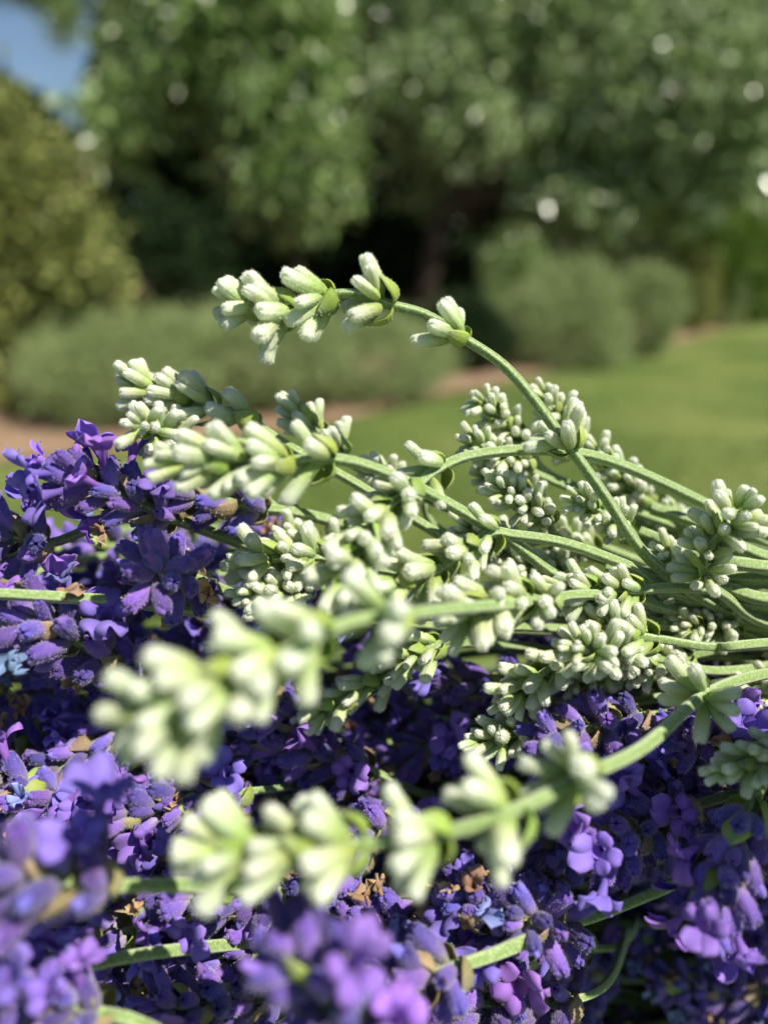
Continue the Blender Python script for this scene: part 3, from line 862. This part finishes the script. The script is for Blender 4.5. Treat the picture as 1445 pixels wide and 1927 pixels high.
violet('violet lavender head with open lilac flowers against the lawn', [(620, 1080, 130), (420, 1010, 120), (325, 975, 115, W(7, .85, 46)), (280, 955, 113, W(8, .85, 46)), (235, 935, 111, W(8, .85, 46)), (190, 918, 110, W(7, .82, 44)), (160, 908, 109, W(5, .78, 38))], 21, flowers=.42, buds=.3)
violet('violet lavender head on a thin green stem with pale calyx bases', [(560, 960, 134), (330, 960, 124), (200, 985, 119), (112, 1018, 116), (76, 1022, 114, W(9, 1.0, 66)), (30, 1010, 112, W(8, .95, 50)), (-20, 1000, 111, W(7, .9, 40))], 22, flowers=.08, buds=.25)
violet('violet lavender head turned out, furry calyces around brown papery bracts', [(560, 1180, 132), (440, 1120, 122), (375, 1092, 116, W(7, .95, 62)), (335, 1082, 111, W(8, .98, 60)), (305, 1078, 106, W(7, .95, 55))], 23, flowers=0, buds=.5, withered=.12)
violet('dark violet lavender head in shadow under the plump pale spike', [(700, 1000, 134), (560, 965, 124), (490, 956, 119, W(7, .85, 44)), (430, 945, 117, W(7, .9, 44)), (375, 935, 115, W(6, .85, 40))], 24, flowers=.08, buds=.4)
violet('violet lavender whose thick green stem enters level over the dark heads', [(480, 1165, 122), (280, 1137, 110), (140, 1126, 104), (0, 1118, 101), (-150, 1112, 98, W(7, .9, 45)), (-200, 1110, 97, W(7, .9, 45))], 25)
violet('violet lavender head with a large magenta flower below the thick level stem', [(520, 1330, 130), (320, 1300, 119), (255, 1270, 115, W(7, .95, 48)), (200, 1240, 112, W(8, .95, 48)), (145, 1205, 109, W(8, .95, 48)), (95, 1178, 107, W(6, .95, 45))], 26, flowers=.25, buds=.3)
violet('blurred lilac head with long pink calyces on a short green stem', [(480, 1672, 98), (310, 1666, 84), (190, 1668, 79, W(7, .92, 55)), (115, 1655, 76, W(6, .9, 50)), (50, 1640, 74, W(5, .85, 40))], 27, flowers=.4, buds=.25, withered=0, hair=6000)
violet('big blurred violet head below the lowest pale spike', [(900, 2220, 90), (760, 2080, 80), (690, 1985, 76, W(8, .9, 50)), (645, 1925, 74, W(8, .9, 50)), (608, 1865, 73, W(8, .9, 48)), (585, 1815, 73, W(6, .8, 36))], 28, flowers=.2, buds=.4, withered=0, green_bract=.5, hair=5000)
violet('blurred lilac flowers beside the slanting green stem', [(420, 2010, 98), (270, 1930, 84), (190, 1905, 84, W(6, .8, 50)), (145, 1890, 82, W(6, .8, 46)), (105, 1885, 81, W(4, .8, 38))], 29, flowers=.6, buds=.2, hair=5000)
violet('violet lavender whose slanting green stem lies across the pile', [(520, 1770, 118), (290, 1793, 98), (150, 1820, 93), (0, 1850, 89), (-150, 1880, 86, W(7, .9, 45)), (-200, 1890, 85, W(6, .9, 45))], 30)
violet('violet lavender head of separate calyces around a thin stem in the dark gap', [(1300, 1650, 122), (1110, 1728, 113), (1060, 1735, 110, W(8, .88, 66)), (1025, 1738, 106, W(8, .88, 60)), (1000, 1735, 103, W(5, .8, 45))], 31, flowers=0, buds=.35)
violet('violet lavender with a cut pale stem and grey bracts', [(1008, 1763, 100), (930, 1795, 97), (850, 1822, 94, W(7, .9, 58)), (800, 1842, 92, W(7, .9, 52)), (750, 1862, 91, W(7, .9, 50)), (700, 1880, 90, W(5, .85, 40))], 32, flowers=.12, buds=.35)
violet('violet lavender head with green bracts hanging under the pale spike', [(1500, 1330, 112), (1440, 1450, 103), (1412, 1520, 100, W(7, .8, 40)), (1392, 1565, 98, W(8, .82, 40)), (1372, 1612, 97, W(8, .82, 40)), (1352, 1655, 96, W(7, .8, 40)), (1342, 1690, 96, W(4, .75, 32))], 33, flowers=.14, buds=.3, green_bract=.9)
violet('violet lavender head between the grey tip and the lowest green stem', [(1480, 1300, 132), (1290, 1335, 121), (1200, 1350, 117, W(8, .9, 48)), (1150, 1362, 115, W(8, .9, 48)), (1100, 1375, 112, W(8, .9, 48)), (1060, 1388, 110, W(6, .85, 40))], 34, flowers=.12, buds=.4)
violet('violet lavender head with lilac flowers below the lowest green stem', [(1480, 1470, 126), (1340, 1505, 116), (1285, 1525, 112, W(8, .9, 50)), (1235, 1548, 109, W(8, .9, 50)), (1190, 1570, 107, W(8, .9, 48)), (1155, 1590, 105, W(5, .8, 38))], 35, flowers=.25, buds=.35)

# unseen pale spikes added off to the right, shading the lower right gap
for k in range(34):
    x, y, d = rb.uniform(1760, 2450), rb.uniform(1080, 1600), rb.uniform(82, 118)
    nn = [(x + 420, y - 60 + rb.uniform(-40, 40), d + 30), (x + 200, y - 30, d + 10)]
    for j in range(4):
        nn.append((x - j * 45 * 100 / d, y + j * rb.uniform(0, 22), d - j, W(8, .9, 48 - 4 * j)))
    if nn[-1][0] < 1590:
        continue
    pale('unseen pale lavender spike added along the bunch to cast shade', nn, 600 + k, group='pale spikes further along the bunch', hair=2000)

# the heap of violet heads underneath
rv = random.Random(4242)


def surface(px, py):
    """distance of the heap's face from the lens (mm)"""
    d = 133 - (py - 950) * 0.021
    if px > 1560:  # unseen heads added past the right edge to keep sun off the gap
        d = 112 - (py - 1300) * .02
    elif px > 1040 and py > 1580:
        d += 28
    if 640 < px < 1000 and 1240 < py < 1560:
        d += 12
    return d


LM = [((190, 910), 'the open lilac flowers by the lawn'), ((60, 1030), 'the head on a thin green stem'), ((310, 1085), 'the turned out furry head'), ((430, 950), 'the plump pale spike'), ((90, 1125), 'the thick level stem'),
      ((150, 1220), 'the large magenta flower'), ((250, 1400), 'the blurred slanting pale spike tip'), ((560, 1260), 'the blurred slanting pale spike'), ((90, 1660), 'the blurred lilac head with pink calyces'), ((620, 1880), 'the big blurred violet head'),
      ((150, 1890), 'the blurred lilac flowers'), ((280, 1800), 'the slanting green stem'), ((400, 1620), 'the lowest pale spike tip'), ((820, 1600), 'the lowest pale spike'), ((1040, 1740), 'the head of separate calyces'), ((830, 1830), 'the cut pale stem'),
      ((1370, 1610), 'the hanging head with green bracts'), ((1120, 1370), 'the grey lavender tip'), ((1220, 1550), 'the lilac flowers under the green stem'), ((660, 1310), 'the flat pale spike'), ((930, 1390), 'the small shaded pale tip'), ((1400, 1440), 'the pale spike over violet heads'), ((1330, 1850), 'the dark gap')]
cells = []
for layer in range(3):
    gy = 1040 + layer * 60
    row = 0
    while gy < 2010:
        gx = -70 + (row % 2) * 80 + layer * 50
        while gx < (2000, 1560, 1640)[layer]:
            x, y = gx + rv.uniform(-45, 45), gy + rv.uniform(-35, 35)
            ymin = (1080 if layer == 0 else 1035) if x < 430 else ((1130 if layer == 0 else 1060) if x < 620 else ((1240 if x < 940 else 1330) if layer == 0 else (1170 if layer == 1 else 1290)))
            drop = .8 if (1560 > x > 1060 and y > 1600) else .12
            if y > ymin and not (layer == 0 and rv.random() < drop):
                cells.append((x, y, layer))
            gx += (196, 180, 215)[layer]
        gy += (122, 110, 135)[layer]
        row += 1
cells += [(150, 1035, 1), (290, 1020, 1), (410, 1050, 1), (20, 1085, 1), (520, 1010, 1)]
for k, (x, y, layer) in enumerate(cells):
    d = surface(x, y) + (0, 19 if y > 1250 else 26, 50)[layer] + rv.uniform(-9, 8)
    th = math.radians(180 + max(-55, min(55, rv.gauss(0, 32))))
    v = (RIGHT * math.cos(th) + UP * math.sin(th) * .8 - FWD * rv.uniform(-.15, .75)).normalized()
    c = mm(x, y, d)
    nw = rv.choice((4, 5, 5, 6))
    ln = .0042 * (nw - 1)
    side = v.cross(FWD).normalized() * rv.uniform(-.25, .25)
    nd = [(c - v * (ln * .5 + .022) + FWD * .034 - UP * .012, None), (c - v * (ln * .5 + .009) + FWD * .007 - UP * .003, None)]
    for j in range(nw):
        f = j / (nw - 1)
        p = c + v * ln * (f - .5) + side * ln * (f - .5) ** 2
        nd.append((p, W(rv.choice((6, 7, 8)), rv.uniform(.85, 1.0) * (1 - .15 * f), 47 - 12 * f + rv.uniform(-6, 6))))
    fl = rv.choice((.02, .05, .1, .2)) if layer == 0 else .05
    wt = rv.choice((.02, .06, .18))
    look = {.02: 'budded', .05: 'sparsely flowered', .1: 'half flowered', .2: 'full flowered'}[fl]
    if wt == .18:
        look = 'withering ' + look
    lm = min(LM, key=lambda q: (q[0][0] - x) ** 2 + (q[0][1] - y) ** 2)[1]
    lab = ('%s violet lavender head near %s' if layer == 0 else 'shadowed %s violet lavender head deep below %s') % (look, lm)
    spike(lab, nd, True, 1000 + k, group='violet heads near ' + lm, flowers=fl, buds=.3, withered=wt, green_bract=.25, hair=3000, sr=.85)

# the tangle of stems the heads grow on, under the whole heap (nobody could count it)
rng = np.random.default_rng(9)
n, seg, nr = 900, 5, 6
u, w = np.array(UP), np.array(FWD)
pxs = rng.uniform(-150, 1750, n); pys = rng.uniform(1290, 2300, n); ds = rng.uniform(168, 225, n)
ctr = np.array([list(mm(a, b, c)) for a, b, c in zip(pxs, pys, ds)])
ang = rng.normal(0, .22, n)
dr = np.cos(ang)[:, None] * np.array([1.0, 0, 0]) + np.sin(ang)[:, None] * u * .5 + rng.normal(0, .3, n)[:, None] * w
dr /= np.linalg.norm(dr, axis=1)[:, None]
half = rng.uniform(.035, .07, n)
tt = np.linspace(-1, 1, seg)
sag = rng.normal(0, .006, (n, 1)) * u
P = ctr[:, None] + dr[:, None] * (tt[None, :, None] * half[:, None, None]) + sag[:, None] * (1 - tt[None, :, None] ** 2)
n1 = np.cross(dr, w); n1 /= np.linalg.norm(n1, axis=1)[:, None]; n2 = np.cross(dr, n1)
th = np.arange(nr) / nr * 2 * math.pi
V = P[:, :, None] + .0011 * (np.cos(th)[None, None, :, None] * n1[:, None, None] + np.sin(th)[None, None, :, None] * n2[:, None, None])
ii, a, b = np.meshgrid(np.arange(n), np.arange(seg - 1), np.arange(nr), indexing='ij')
b2 = (b + 1) % nr; o0 = ii * seg * nr
q = np.stack([o0 + a * nr + b, o0 + a * nr + b2, o0 + (a + 1) * nr + b2, o0 + (a + 1) * nr + b], -1).reshape(-1, 4)
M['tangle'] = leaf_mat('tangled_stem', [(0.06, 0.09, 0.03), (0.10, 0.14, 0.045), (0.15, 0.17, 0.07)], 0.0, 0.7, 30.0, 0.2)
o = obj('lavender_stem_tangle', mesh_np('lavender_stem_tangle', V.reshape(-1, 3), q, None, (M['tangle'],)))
o['kind'] = 'stuff'; o['label'] = 'tangle of dull green lavender stems in the dark under the violet heads'; o['category'] = 'stems'
